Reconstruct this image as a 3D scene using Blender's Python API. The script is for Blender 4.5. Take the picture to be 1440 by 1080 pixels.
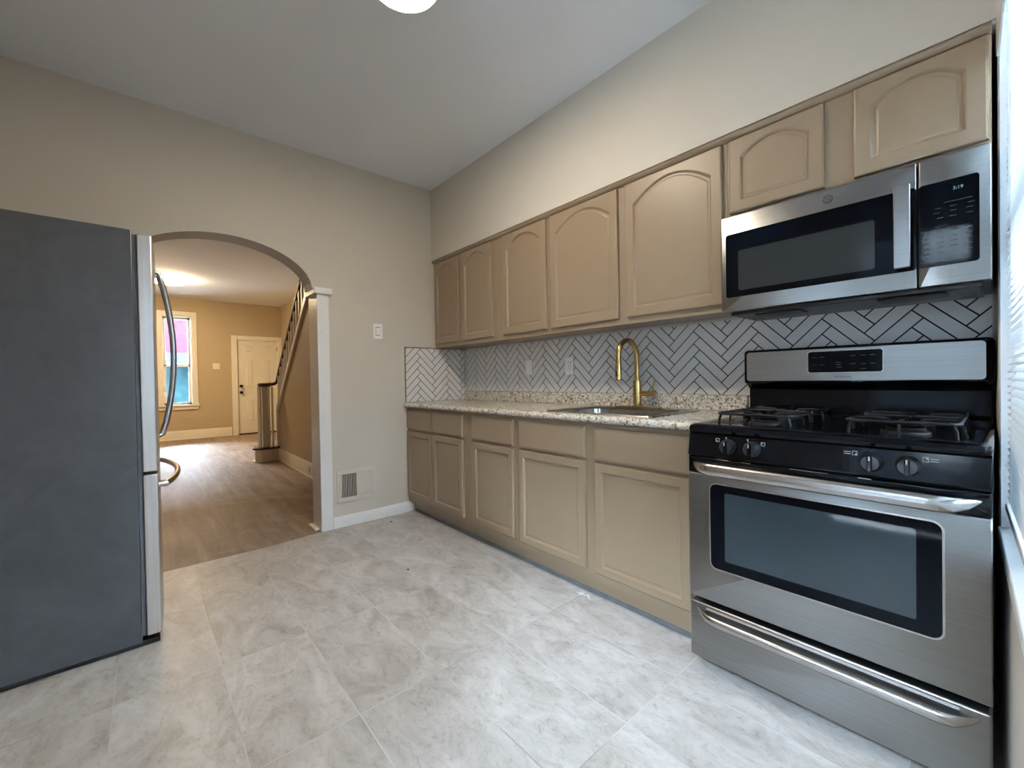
import bpy, math, random
from mathutils import Vector, Matrix
random.seed(7)
S = bpy.context.scene
for o in list(bpy.data.objects): bpy.data.objects.remove(o)
COL = S.collection
R = math.radians

# ---------------------------------------------------------------- camera
CAM = Vector((3.2688, -2.2609, 1.1004))
YAW, PITCH, ROLL, FPX = R(40.9603), R(-0.6753), R(-0.9663), 595.29
fwd = Vector((-math.cos(YAW)*math.cos(PITCH), math.sin(YAW)*math.cos(PITCH), math.sin(PITCH)))
rt = fwd.cross(Vector((0, 0, 1))).normalized(); up = rt.cross(fwd)
r2 = rt*math.cos(ROLL) + up*math.sin(ROLL); u2 = -rt*math.sin(ROLL) + up*math.cos(ROLL)
cd = bpy.data.cameras.new('camera'); cam = bpy.data.objects.new('camera', cd); COL.objects.link(cam)
cam.matrix_world = Matrix(((r2.x, u2.x, -fwd.x, CAM.x), (r2.y, u2.y, -fwd.y, CAM.y), (r2.z, u2.z, -fwd.z, CAM.z), (0, 0, 0, 1)))
cd.sensor_width = 36; cd.lens = FPX/1440*36; cd.clip_start = .01; cd.clip_end = 200
S.camera = cam

# ---------------------------------------------------------------- world, light, exposure
WORLD_STRENGTH = 72.0
KITCHEN_LAMP, LIVING_LAMP = 54.0, 40.0
w = bpy.data.worlds.new('sky'); S.world = w; w.use_nodes = True
bg = w.node_tree.nodes['Background']
bg.inputs[0].default_value = (.67, .83, 1.0, 1); bg.inputs[1].default_value = WORLD_STRENGTH
S.view_settings.view_transform = 'Standard'; S.view_settings.look = 'None'
S.view_settings.gamma = 1; S.view_settings.use_curve_mapping = False
S.view_settings.exposure = 1.55
try:
    S.cycles.use_denoising = True
    S.cycles.max_bounces = 10; S.cycles.diffuse_bounces = 6; S.cycles.glossy_bounces = 4
    S.cycles.transmission_bounces = 8; S.cycles.transparent_max_bounces = 12
    S.cycles.sample_clamp_indirect = 6.0
    S.cycles.caustics_reflective = False; S.cycles.caustics_refractive = False
except Exception: pass

# window wall runs from (3.257,0) slightly outward
WX, WT = 3.257, .040
wd = Vector((WT, -1, 0)).normalized(); wn = Vector((1, WT, 0)).normalized()
MW = Matrix(((wd.x, wn.x, 0, WX), (wd.y, wn.y, 0, 0), (0, 0, 1, 0), (0, 0, 0, 1)))   # local (s, n outward, z)
WIN = (.30, 1.95, .625, 2.42)        # s0,s1,z0,z1 of the kitchen window opening
DOOR = (2.43, 3.21, 2.28)            # back door x0,x1,height in the wall y=-3.05
YL = -3.05

def portal(name, M, sx, sy):
    l = bpy.data.lights.new(name, 'AREA'); l.shape = 'RECTANGLE'; l.size = sx; l.size_y = sy
    l.cycles.is_portal = True
    o = bpy.data.objects.new(name, l); COL.objects.link(o); o.matrix_world = M; return o
def look(loc, direction):
    return Matrix.Translation(loc) @ Vector(direction).to_track_quat('-Z', 'Y').to_matrix().to_4x4()
pc = MW @ Vector(((WIN[0]+WIN[1])/2, .16, (WIN[2]+WIN[3])/2))
portal('window_portal', look(pc, -wn), WIN[1]-WIN[0], WIN[3]-WIN[2])
portal('back_door_portal', look((2.82, YL-.12, 1.14), (0, 1, 0)), .78, 2.28)
portal('living_window_portal', look((-7.52, -1.755, 1.57), (1, 0, 0)), .5, 1.8)

# ---------------------------------------------------------------- node helpers / materials
def newmat(name):
    m = bpy.data.materials.new(name); m.use_nodes = True
    nt = m.node_tree; return m, nt, nt.nodes['Principled BSDF']
def L(nt, a, b): nt.links.new(a, b)
def node(nt, t, **kw):
    n = nt.nodes.new(t)
    for k, v in kw.items():
        if k in n.inputs.keys(): n.inputs[k].default_value = v
        else: setattr(n, k, v)
    return n
def ramp(nt, fac, stops, interp='LINEAR'):
    r = nt.nodes.new('ShaderNodeValToRGB'); r.color_ramp.interpolation = interp
    e = r.color_ramp.elements
    while len(e) > 1: e.remove(e[-1])
    e[0].position = stops[0][0]; e[0].color = tuple(stops[0][1])+(1,)
    for p, c in stops[1:]:
        k = e.new(p); k.color = tuple(c)+(1,)
    L(nt, fac, r.inputs[0]); return r.outputs[0]
def mixc(nt, fac, a, b, mode='MIX'):
    n = nt.nodes.new('ShaderNodeMix'); n.data_type = 'RGBA'; n.blend_type = mode
    for sock, v in ((n.inputs[0], fac), (n.inputs[6], a), (n.inputs[7], b)):
        if isinstance(v, (int, float)): sock.default_value = v
        elif isinstance(v, tuple): sock.default_value = v+(1,) if len(v) == 3 else v
        else: L(nt, v, sock)
    return n.outputs[2]
def coords(nt, scale=(1, 1, 1), loc=(0, 0, 0)):
    t = nt.nodes.new('ShaderNodeTexCoord'); m = nt.nodes.new('ShaderNodeMapping')
    m.inputs['Scale'].default_value = scale; m.inputs['Location'].default_value = loc
    L(nt, t.outputs['Object'], m.inputs['Vector']); return m.outputs[0]
def bump(nt, p, h, strength=.2, dist=.01):
    b = node(nt, 'ShaderNodeBump', Strength=strength, Distance=dist); L(nt, h, b.inputs['Height']); L(nt, b.outputs[0], p.inputs['Normal'])
def simple(name, col, rough=.5, metal=0, spec=.5, coat=0, noise=0, nscale=30, emit=None, estr=0):
    m, nt, p = newmat(name)
    p.inputs['Base Color'].default_value = tuple(col)+(1,); p.inputs['Roughness'].default_value = rough
    p.inputs['Metallic'].default_value = metal; p.inputs['Specular IOR Level'].default_value = spec
    p.inputs['Coat Weight'].default_value = coat
    n = node(nt, 'ShaderNodeTexNoise', Scale=nscale, Detail=3.0); L(nt, coords(nt), n.inputs['Vector'])
    k = noise
    c = ramp(nt, n.outputs[0], [(.3, tuple(v*(1-k) for v in col)), (.7, tuple(min(1, v*(1+k)) for v in col))])
    L(nt, c, p.inputs['Base Color'])
    if emit: p.inputs['Emission Color'].default_value = tuple(emit)+(1,); p.inputs['Emission Strength'].default_value = estr
    return m

def wallpaint(name, col, rough=.55):
    m, nt, p = newmat(name); v = coords(nt)
    n = node(nt, 'ShaderNodeTexNoise', Scale=1.3, Detail=2.0); L(nt, v, n.inputs['Vector'])
    L(nt, ramp(nt, n.outputs[0], [(.3, tuple(c*.97 for c in col)), (.7, tuple(c*1.02 for c in col))]), p.inputs['Base Color'])
    p.inputs['Roughness'].default_value = rough; p.inputs['Specular IOR Level'].default_value = .25
    b = node(nt, 'ShaderNodeTexNoise', Scale=160.0, Detail=2.0); L(nt, v, b.inputs['Vector']); bump(nt, p, b.outputs[0], .06, .002)
    return m
M_wall = wallpaint('greige_wall_paint', (.60, .56, .495))
M_live = wallpaint('warm_lit_wall_paint', (.46, .37, .245))  # same paint as the kitchen, with warm lamp light put into its colour
M_ceil = wallpaint('ceiling_paint', (.80, .83, .87), .8)
M_trim = simple('white_trim_paint', (.80, .81, .82), .3, noise=.02)
M_trimw = simple('cream_trim_paint', (.74, .70, .60), .35, noise=.02)
M_cab = simple('taupe_cabinet_paint', (.285, .211, .139), .38, spec=.45, noise=.02, nscale=4)
M_cabin = simple('cabinet_underside', (.12, .085, .055), .6)
M_black = simple('black_enamel', (.003, .004, .006), .10, spec=.16)
M_blackm = simple('black_plastic', (.012, .013, .015), .35)
M_iron = simple('cast_iron', (.007, .008, .010), .42, spec=.3, noise=.1)
M_void = simple('dark_recess', (.004, .004, .004), .8)
M_gold = simple('brushed_gold', (.40, .27, .105), .28, metal=1, noise=.04)
M_white = simple('white_plastic', (.85, .85, .84), .3)
M_vent = simple('vent_metal_paint', (.62, .575, .505), .4)
M_ventdk = simple('vent_dark_fin', (.10, .085, .07), .5)
M_tile = simple('white_glazed_tile', (.72, .71, .70), .22, noise=.03, nscale=8)
M_grout = simple('charcoal_grout', (.014, .014, .018), .8)
M_brass = simple('bronze_edge_strip', (.28, .22, .12), .35, metal=.8)
M_wood = simple('dark_stained_wood', (.045, .022, .010), .3, noise=.2, nscale=12)
M_bronze = simple('oil_rubbed_bronze', (.012, .008, .006), .35, metal=.6)
M_display = simple('display_glow', (.06, .12, .12), .4, emit=(.6, .9, .9), estr=.12)
M_print = simple('panel_print', (.5, .52, .54), .5)
M_printd = simple('faint_panel_print', (.035, .04, .045), .5)
M_letter = simple('grey_lettering', (.03, .03, .04), .4)
M_handle = simple('polished_steel', (.42, .41, .40), .24, metal=1, noise=.05)
M_caulk = simple('blue_grey_caulk', (.13, .135, .148), .6, noise=.15, nscale=14)
M_rubber = simple('grey_gasket', (.10, .11, .125), .5)

def steel(name, col, rough=.28, axis='x', smear=.02):
    m, nt, p = newmat(name)
    sc = {'x': (2, 60, 260), 'y': (60, 2, 260), 'z': (200, 200, 2)}[axis]
    n = node(nt, 'ShaderNodeTexNoise', Scale=1.0, Detail=3.0); L(nt, coords(nt, sc), n.inputs['Vector'])
    s = node(nt, 'ShaderNodeTexNoise', Scale=3.0, Detail=3.0, Roughness=.5); s.inputs['Distortion'].default_value = .3; L(nt, coords(nt), s.inputs['Vector'])
    c = ramp(nt, n.outputs[0], [(.3, tuple(v*.93 for v in col)), (.7, tuple(min(1, v*1.05) for v in col))])
    L(nt, c, p.inputs['Base Color']); p.inputs['Metallic'].default_value = 1
    mr = node(nt, 'ShaderNodeMapRange'); mr.inputs[1].default_value = .3; mr.inputs[2].default_value = .75
    mr.inputs[3].default_value = rough; mr.inputs[4].default_value = rough+smear
    L(nt, s.outputs[0], mr.inputs[0]); L(nt, mr.outputs[0], p.inputs['Roughness'])
    bump(nt, p, n.outputs[0], .03, .001)
    return m
M_steel = steel('brushed_stainless', (.27, .27, .27), .30, 'x')
M_steelv = steel('fridge_door_stainless', (.80, .82, .85), .32, 'z', .02)
M_sink = steel('sink_stainless', (.40, .39, .37), .25, 'y', .05)

def fridge_side():
    m, nt, p = newmat('grey_fridge_side_paint'); v = coords(nt)
    s = node(nt, 'ShaderNodeTexNoise', Scale=3.5, Detail=7.0, Roughness=.7); s.inputs['Distortion'].default_value = 1.6
    L(nt, v, s.inputs['Vector'])
    L(nt, ramp(nt, s.outputs[0], [(.35, (.078, .084, .092)), (.7, (.104, .111, .120))]), p.inputs['Base Color'])
    p.inputs['Metallic'].default_value = .35
    L(nt, ramp(nt, s.outputs[0], [(.38, (.30,)*3), (.66, (.42,)*3)]), p.inputs['Roughness'])
    return m
M_fridge = fridge_side()

def granite():
    m, nt, p = newmat('speckled_granite'); v = coords(nt)
    a = node(nt, 'ShaderNodeTexVoronoi', Scale=120.0); L(nt, v, a.inputs['Vector'])
    b = node(nt, 'ShaderNodeTexNoise', Scale=34.0, Detail=6.0, Roughness=.75); L(nt, v, b.inputs['Vector'])
    c = node(nt, 'ShaderNodeTexNoise', Scale=9.0, Detail=3.0); L(nt, v, c.inputs['Vector'])
    d = node(nt, 'ShaderNodeTexNoise', Scale=100.0, Detail=4.0, Roughness=.7); L(nt, v, d.inputs['Vector'])
    sep = node(nt, 'ShaderNodeSeparateColor'); L(nt, a.outputs['Color'], sep.inputs[0])
    base = ramp(nt, sep.outputs[0], [(0, (.66, .62, .53)), (.5, (.78, .75, .68)), (.8, (.50, .43, .32)), (1, (.86, .85, .82))])
    base = mixc(nt, ramp(nt, b.outputs[0], [(.52, (0, 0, 0)), (.60, (1, 1, 1))]), base, (.30, .235, .16))
    base = mixc(nt, ramp(nt, d.outputs[0], [(.545, (0, 0, 0)), (.585, (1, 1, 1))]), base, (.035, .028, .024))
    base = mixc(nt, ramp(nt, c.outputs[0], [(.45, (0, 0, 0)), (.75, (.5, .5, .5))]), base, (.62, .60, .56))
    L(nt, base, p.inputs['Base Color']); p.inputs['Roughness'].default_value = .22
    return m
M_granite = granite()

def floortile():
    m, nt, p = newmat('stone_look_floor_tile'); v = coords(nt); vt = coords(nt, (1, 1, 1), (-.05, 1.745, 0))
    b = node(nt, 'ShaderNodeTexBrick', Scale=1.0, offset=0.0, offset_frequency=1, squash=1.0)
    b.inputs['Brick Width'].default_value = .61; b.inputs['Row Height'].default_value = .31
    b.inputs['Mortar Size'].default_value = .0022; b.inputs['Mortar Smooth'].default_value = .3
    b.inputs['Color1'].default_value = (0, 0, 0, 1); b.inputs['Color2'].default_value = (1, 1, 1, 1); b.inputs['Bias'].default_value = 0
    L(nt, vt, b.inputs['Vector'])
    sx = node(nt, 'ShaderNodeSeparateColor'); L(nt, b.outputs['Color'], sx.inputs[0])
    off = node(nt, 'ShaderNodeVectorMath', operation='MULTIPLY_ADD')
    cb = node(nt, 'ShaderNodeCombineXYZ'); L(nt, sx.outputs[0], cb.inputs[0]); L(nt, sx.outputs[0], cb.inputs[1]); L(nt, sx.outputs[0], cb.inputs[2])
    L(nt, cb.outputs[0], off.inputs[0]); off.inputs[1].default_value = (7, 5, 9); L(nt, coords(nt, (1, 1.7, 1)), off.inputs[2])
    n1 = node(nt, 'ShaderNodeTexNoise', Scale=4.2, Detail=9.0, Roughness=.68); n1.inputs['Distortion'].default_value = .8; L(nt, off.outputs[0], n1.inputs['Vector'])
    n2 = node(nt, 'ShaderNodeTexNoise', Scale=26.0, Detail=9.0, Roughness=.75); n2.inputs['Distortion'].default_value = .7; L(nt, off.outputs[0], n2.inputs['Vector'])
    base = ramp(nt, n1.outputs[0], [(.30, (.35, .325, .30)), (.45, (.475, .46, .44)), (.58, (.57, .56, .55)), (.72, (.65, .645, .64))])
    det = ramp(nt, n2.outputs[0], [(.32, (.66, .63, .60)), (.46, (.95, .94, .93)), (.60, (1.0, 1.0, 1.0)), (.72, (1.1, 1.1, 1.1))])
    base = mixc(nt, 1.0, base, det, 'MULTIPLY')
    tone = ramp(nt, sx.outputs[0], [(0, (.92, .91, .90)), (1, (1.04, 1.04, 1.05))])
    base = mixc(nt, 1.0, base, tone, 'MULTIPLY')
    gn = node(nt, 'ShaderNodeTexNoise', Scale=1.7, Detail=2.0); L(nt, v, gn.inputs['Vector'])
    grout = ramp(nt, gn.outputs[0], [(.42, (.25, .23, .21)), (.50, (.64, .635, .63))])
    gfac = node(nt, 'ShaderNodeMath', operation='MULTIPLY'); L(nt, b.outputs['Fac'], gfac.inputs[0]); gfac.inputs[1].default_value = .6
    L(nt, mixc(nt, gfac.outputs[0], base, grout), p.inputs['Base Color'])
    L(nt, ramp(nt, n2.outputs[0], [(.3, (.36,)*3), (.7, (.5,)*3)]), p.inputs['Roughness'])
    inv = node(nt, 'ShaderNodeMath', operation='SUBTRACT'); inv.inputs[0].default_value = 1; L(nt, b.outputs['Fac'], inv.inputs[1])
    bump(nt, p, inv.outputs[0], .25, .002)
    return m
M_floor = floortile()

def vinyl():
    m, nt, p = newmat('brown_plank_floor'); v = coords(nt)
    b = node(nt, 'ShaderNodeTexBrick', Scale=1.0, offset=.37, offset_frequency=2)
    b.inputs['Brick Width'].default_value = 1.22; b.inputs['Row Height'].default_value = .18
    b.inputs['Mortar Size'].default_value = .0012
    b.inputs['Color1'].default_value = (0, 0, 0, 1); b.inputs['Color2'].default_value = (1, 1, 1, 1)
    L(nt, v, b.inputs['Vector'])
    sx = node(nt, 'ShaderNodeSeparateColor'); L(nt, b.outputs['Color'], sx.inputs[0])
    n = node(nt, 'ShaderNodeTexNoise', Scale=1.0, Detail=7.0, Roughness=.6); n.inputs['Distortion'].default_value = .6; L(nt, coords(nt, (1.4, 14, 1)), n.inputs['Vector'])
    n2 = node(nt, 'ShaderNodeTexNoise', Scale=2.0, Detail=6.0, Roughness=.7); n2.inputs['Distortion'].default_value = 1.0; L(nt, v, n2.inputs['Vector'])
    base = ramp(nt, n.outputs[0], [(.3, (.17, .115, .078)), (.55, (.27, .195, .14)), (.75, (.36, .28, .215))])
    base = mixc(nt, 1.0, base, ramp(nt, sx.outputs[0], [(0, (.86, .86, .86)), (1, (1.12, 1.12, 1.12))]), 'MULTIPLY')
    base = mixc(nt, ramp(nt, n2.outputs[0], [(.50, (0, 0, 0)), (.68, (.45, .45, .45))]), base, (.46, .40, .35))
    mf = node(nt, 'ShaderNodeMath', operation='MULTIPLY'); L(nt, b.outputs['Fac'], mf.inputs[0]); mf.inputs[1].default_value = .5
    L(nt, mixc(nt, mf.outputs[0], base, (.08, .05, .035)), p.inputs['Base Color'])
    L(nt, ramp(nt, n2.outputs[0], [(.35, (.44,)*3), (.65, (.60,)*3)]), p.inputs['Roughness']); p.inputs['Specular IOR Level'].default_value = .28
    return m
M_vinyl = vinyl()

def glass(name, tint=(1, 1, 1)):
    m = bpy.data.materials.new(name); m.use_nodes = True; nt = m.node_tree; nt.nodes.remove(nt.nodes['Principled BSDF'])
    t = node(nt, 'ShaderNodeBsdfTransparent'); t.inputs[0].default_value = tuple(tint)+(1,)
    g = node(nt, 'ShaderNodeBsdfGlossy'); g.inputs['Roughness'].default_value = .02
    f = node(nt, 'ShaderNodeFresnel', IOR=1.45); mx = nt.nodes.new('ShaderNodeMixShader')
    L(nt, f.outputs[0], mx.inputs[0]); L(nt, t.outputs[0], mx.inputs[1]); L(nt, g.outputs[0], mx.inputs[2])
    L(nt, mx.outputs[0], nt.nodes['Material Output'].inputs[0]); return m
M_glass = glass('window_glass')
M_blackglass = simple('black_appliance_glass', (.002, .003, .005), .05, spec=.09)
M_ovenglass = simple('smoky_oven_glass', (.026, .040, .048), .06, spec=.5)
M_mwglass = simple('smoky_microwave_glass', (.022, .026, .026), .10, spec=.3)
def slatmat():
    m = bpy.data.materials.new('white_blind_slat'); m.use_nodes = True; nt = m.node_tree; p = nt.nodes['Principled BSDF']
    p.inputs['Base Color'].default_value = (.85, .87, .88, 1); p.inputs['Roughness'].default_value = .4
    t = node(nt, 'ShaderNodeBsdfTranslucent'); t.inputs[0].default_value = (.82, .88, .92, 1)
    mx = nt.nodes.new('ShaderNodeMixShader'); mx.inputs[0].default_value = .12
    L(nt, p.outputs[0], mx.inputs[1]); L(nt, t.outputs[0], mx.inputs[2]); L(nt, mx.outputs[0], nt.nodes['Material Output'].inputs[0]); return m
M_slat = slatmat()
def lampmat(name, col, s):
    m = bpy.data.materials.new(name); m.use_nodes = True; nt = m.node_tree; p = nt.nodes['Principled BSDF']
    p.inputs['Base Color'].default_value = (.9, .9, .88, 1)
    p.inputs['Emission Color'].default_value = tuple(col)+(1,); p.inputs['Emission Strength'].default_value = s; return m
M_lampk = lampmat('kitchen_lamp_diffuser', (1, .85, .66), KITCHEN_LAMP)
M_lampl = lampmat('living_lamp_diffuser', (1, .74, .42), LIVING_LAMP)
def brick():
    m, nt, p = newmat('red_brick')
    b = node(nt, 'ShaderNodeTexBrick', Scale=1.0); b.inputs['Brick Width'].default_value = .22; b.inputs['Row Height'].default_value = .075
    b.inputs['Mortar Size'].default_value = .008
    b.inputs['Color1'].default_value = (.13, .022, .026, 1); b.inputs['Color2'].default_value = (.10, .018, .022, 1); b.inputs['Mortar'].default_value = (.14, .10, .09, 1)
    t = nt.nodes.new('ShaderNodeTexCoord'); mp = nt.nodes.new('ShaderNodeMapping'); mp.inputs['Rotation'].default_value = (R(90), 0, R(90))
    L(nt, t.outputs['Object'], mp.inputs[0]); L(nt, mp.outputs[0], b.inputs['Vector']); L(nt, b.outputs['Color'], p.inputs['Base Color']); p.inputs['Roughness'].default_value = .8; return m
M_brick = simple('red_painted_brick', (.020, .0065, .0095), .9, spec=0, noise=.25, nscale=6)
M_teal = simple('teal_porch_paint', (.0045, .011, .0125), .9, spec=0, noise=.2, nscale=3)
M_fence = simple('dark_fence_wood', (.022, .026, .029), .9, spec=.0, noise=.2, nscale=5)
M_dkbrick = simple('dark_brick', (.020, .022, .026), .9, spec=.0, noise=.2, nscale=6)
M_siding = simple('pale_siding', (.24, .26, .27), .7)
M_concrete = simple('concrete', (.42, .42, .41), .85, noise=.15, nscale=3)

# ---------------------------------------------------------------- mesh builder
ORG = {}
class MB:
    def __init__(s, T=None): s.v = []; s.f = []; s.T = T
    def pt(s, p):
        p = Vector(p); s.v.append(s.T @ p if s.T else p); return len(s.v)-1
    def box(s, x0, x1, y0, y1, z0, z1):
        i = [s.pt(p) for p in ((x0, y0, z0), (x1, y0, z0), (x1, y1, z0), (x0, y1, z0), (x0, y0, z1), (x1, y0, z1), (x1, y1, z1), (x0, y1, z1))]
        for a in ((3, 2, 1, 0), (4, 5, 6, 7), (0, 1, 5, 4), (1, 2, 6, 5), (2, 3, 7, 6), (3, 0, 4, 7)): s.f.append([i[k] for k in a])
        return s
    def prism(s, poly, f, a, b):        # poly in 2D; f(u,v,h)->xyz
        n = len(poly); A = [s.pt(f(u, v, a)) for u, v in poly]; B = [s.pt(f(u, v, b)) for u, v in poly]
        s.f.append(A[::-1]); s.f.append(B)
        for k in range(n): s.f.append([A[k], A[(k+1) % n], B[(k+1) % n], B[k]])
        return s
    def rings(s, rs, cap0=True, cap1=True, closed=True):
        I = [[s.pt(p) for p in r] for r in rs]; n = len(I[0])
        for a, b in zip(I, I[1:]):
            for k in range(n if closed else n-1): s.f.append([a[k], a[(k+1) % n], b[(k+1) % n], b[k]])
        if cap0: s.f.append(I[0][::-1])
        if cap1: s.f.append(I[-1])
        return s
    def tube(s, path, r, n=12, flat=1.0, upv=(0, 0, 1), caps=True):
        path = [Vector(p) for p in path]; rs = []
        for k, p in enumerate(path):
            t = (path[min(k+1, len(path)-1)]-path[max(k-1, 0)]).normalized()
            a = Vector(upv) - t*t.dot(Vector(upv))
            a = a.normalized() if a.length > 1e-4 else t.orthogonal().normalized()
            b = t.cross(a); rr = r[k] if isinstance(r, (list, tuple)) else r
            rs.append([p + a*rr*math.cos(2*math.pi*j/n) + b*rr*flat*math.sin(2*math.pi*j/n) for j in range(n)])
        return s.rings(rs, caps, caps)
    def lathe(s, prof, c=(0, 0, 0), n=24, ax='z'):
        rs = []
        for r, h in prof:
            ring = []
            for j in range(n):
                a = 2*math.pi*j/n; u, v = r*math.cos(a), r*math.sin(a)
                p = {'z': (u, v, h), 'y': (u, h, v), 'x': (h, u, v)}[ax]
                ring.append((c[0]+p[0], c[1]+p[1], c[2]+p[2]))
            rs.append(ring)
        return s.rings(rs)
    def build(s, name, mat, parent=None, smooth=False, bevel=0, seg=2):
        me = bpy.data.meshes.new(name); off = Vector((0, 0, 0))
        if parent is not None: off = ORG[parent.name]
        me.from_pydata([v-off for v in s.v], [], s.f)
        import bmesh
        bm = bmesh.new(); bm.from_mesh(me); bmesh.ops.recalc_face_normals(bm, faces=bm.faces[:]); bm.to_mesh(me); bm.free()
        me.materials.append(mat)
        o = bpy.data.objects.new(name, me); COL.objects.link(o)
        if parent is not None: o.parent = parent
        ORG[o.name] = off
        if bevel:
            b = o.modifiers.new('bevel', 'BEVEL'); b.width = bevel; b.segments = seg; b.limit_method = 'ANGLE'; b.angle_limit = R(40)
            smooth = True
        if smooth:
            for p in me.polygons: p.use_smooth = True
            try: me.set_sharp_from_angle(angle=R(35))
            except Exception: pass
        return o
def thing(name, loc, label, cat, group=None):
    o = bpy.data.objects.new(name, None); COL.objects.link(o); o.location = loc; o.empty_display_size = .1
    ORG[o.name] = Vector(loc); o['label'] = label; o['category'] = cat
    if group: o['group'] = group
    return o
def tag(o, label, cat, group=None):
    o['label'] = label; o['category'] = cat
    if group: o['group'] = group
    return o
def struct(o, label=None):
    o['kind'] = 'structure'
    if label: o['label'] = label; o['category'] = o.name.split('_')[0].split('.')[0]
    return o
XYZ = lambda u, v, h: (u, v, h)
XZ = lambda u, v, h: (u, h, v)      # polygon in x-z, extruded in y
YZ = lambda u, v, h: (h, u, v)
def rrect(x0, x1, z0, z1, r, n=5):
    P = []
    for cx, cz, a0 in ((x1-r, z0+r, -90), (x1-r, z1-r, 0), (x0+r, z1-r, 90), (x0+r, z0+r, 180)):
        for k in range(n+1):
            a = R(a0+90*k/n); P.append((cx+r*math.cos(a), cz+r*math.sin(a)))
    return P
def text(body, loc, size, mat, parent, name='lettering', rot=(R(90), 0, 0), ext=.0003, align='CENTER'):
    c = bpy.data.curves.new(name, 'FONT'); c.body = body; c.size = size; c.extrude = ext; c.align_x = align; c.align_y = 'CENTER'
    c.materials.append(mat)
    tmp = bpy.data.objects.new(name+'_tmp', c); COL.objects.link(tmp); bpy.context.view_layer.update()
    me = bpy.data.meshes.new_from_object(tmp.evaluated_get(bpy.context.evaluated_depsgraph_get())); bpy.data.objects.remove(tmp)
    me.name = name
    o = bpy.data.objects.new(name, me); COL.objects.link(o); o.parent = parent; o.location = Vector(loc)-ORG[parent.name]; o.rotation_euler = rot
    return o

# ================================================================ STRUCTURE (floors, walls, ceilings)
ZC, ZL = 2.76, 2.82
AC, AH, ASP, ARISE = -1.845, .515, 1.785, .28      # arch: centre y, half width, spring z, rise
AT = .18                                           # wall thickness
struct(MB().prism([(0, .15), (0, -1.30), (.045, -1.62), (.045, YL-.15), (3.6, YL-.15), (3.6, .15)], XYZ, -.1, 0).build('floor', M_floor), 'pale stone-look tile floor of the kitchen')
struct(MB().box(-7.6, .08, -3.25, .3, -.12, -.0008).build('floor_living', M_vinyl), 'brown wood plank floor beyond the arch')
struct(MB().box(-.09, 3.7, YL-.15, .15, ZC, ZC+.1).build('ceiling', M_ceil), 'smooth white kitchen ceiling')
# living-room ceiling with the stairwell left open
struct(MB().box(-7.6, -AT, -3.25, -.83, ZL, ZL+.1).box(-7.6, -2.45, -.83, .3, ZL, ZL+.1).build('ceiling_living', M_ceil), 'white living room ceiling beyond the arch')
struct(MB().box(-2.55, -2.45, -.83, .1, ZL+.1, 4.3).box(-2.45, -AT+.1, -.93, -.83, ZL+.1, 4.3).box(-2.55, 0, -.93, .25, 4.3, 4.4)
       .box(-AT, 0, -.93, .25, ZL+.1, 4.3).build('wall_stairwell', M_live), 'upper stairwell walls above the living room')
# arch wall (x from -AT to 0)
m = MB()
yR, yLf = AC+AH, AC-AH
m.box(-AT, 0, -1.30, .15, 0, ASP); m.box(-AT, 0, yR, .15, ASP, ZL+.1)
m.box(-AT, 0, YL-.15, yLf-.03, 0, ASP); m.box(-AT, 0, YL-.15, yLf, ASP, ZL+.1)
N = 40; pts = []
for k in range(N+1):
    t = math.pi*k/N; c_, s_ = math.cos(t), math.sin(t)
    e = 2/2.0
    pts.append((AC+AH*math.copysign(abs(c_)**e, c_), ASP+ARISE*abs(s_)**1.05))
for a, b in zip(pts, pts[1:]):
    m.prism([a, b, (b[0], ZL+.1), (a[0], ZL+.1)], lambda u, v, h: (h, u, v), -AT, 0)
o = m.build('wall_back', M_wall)
mod = o.modifiers.new('weld', 'WELD'); mod.merge_threshold = .0005
struct(o, 'greige kitchen wall with the arched opening')
# post casing at right side of the arch and a matching one behind the refrigerator
for nm, y0, y1, lab in (('trim_1', -1.302, -1.218, 'white square post casing on the right side of the arch'), ('trim_2', -2.47, -2.388, 'white post casing on the left side of the arch')):
    m = MB(); m.box(-AT-.012, .014, y0, y1, 0, 1.745); m.box(-AT-.03, .034, y0-.022, y1+.022, 1.745, 1.79)
    struct(m.build(nm, M_trim, bevel=.004), lab)
struct(MB().box(-AT-.02, -.03, -1.335, -1.302, 0, .02).build('trim_3', M_trimw, bevel=.006), 'small cream floor moulding at the foot of the arch post')
# cabinet wall and soffit
struct(MB().box(-.1, 3.5, 0, .15, 0, ZC+.05).build('wall_right', M_wall), 'greige wall behind the cabinets')
struct(MB().box(0, 3.28, -.335, 0, 2.146, ZC).build('wall_soffit', M_wall), 'greige soffit above the upper cabinets')
# left wall with back door opening
struct(MB().box(-.1, DOOR[0], YL-.15, YL, 0, ZC+.05).box(DOOR[1], 3.7, YL-.15, YL, 0, ZC+.05).box(DOOR[0], DOOR[1], YL-.15, YL, DOOR[2], ZC+.05).build('wall_left', M_wall), 'greige wall behind the refrigerator with the back door')
# window wall
m = MB(MW)
m.box(-.15, WIN[0], 0, .2, 0, ZC+.05).box(WIN[1], 3.3, 0, .2, 0, ZC+.05).box(WIN[0], WIN[1], 0, .2, 0, WIN[2]).box(WIN[0], WIN[1], 0, .2, WIN[3], ZC+.05)
struct(m.build('wall_front', M_wall), 'greige wall under and around the kitchen window')
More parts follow.
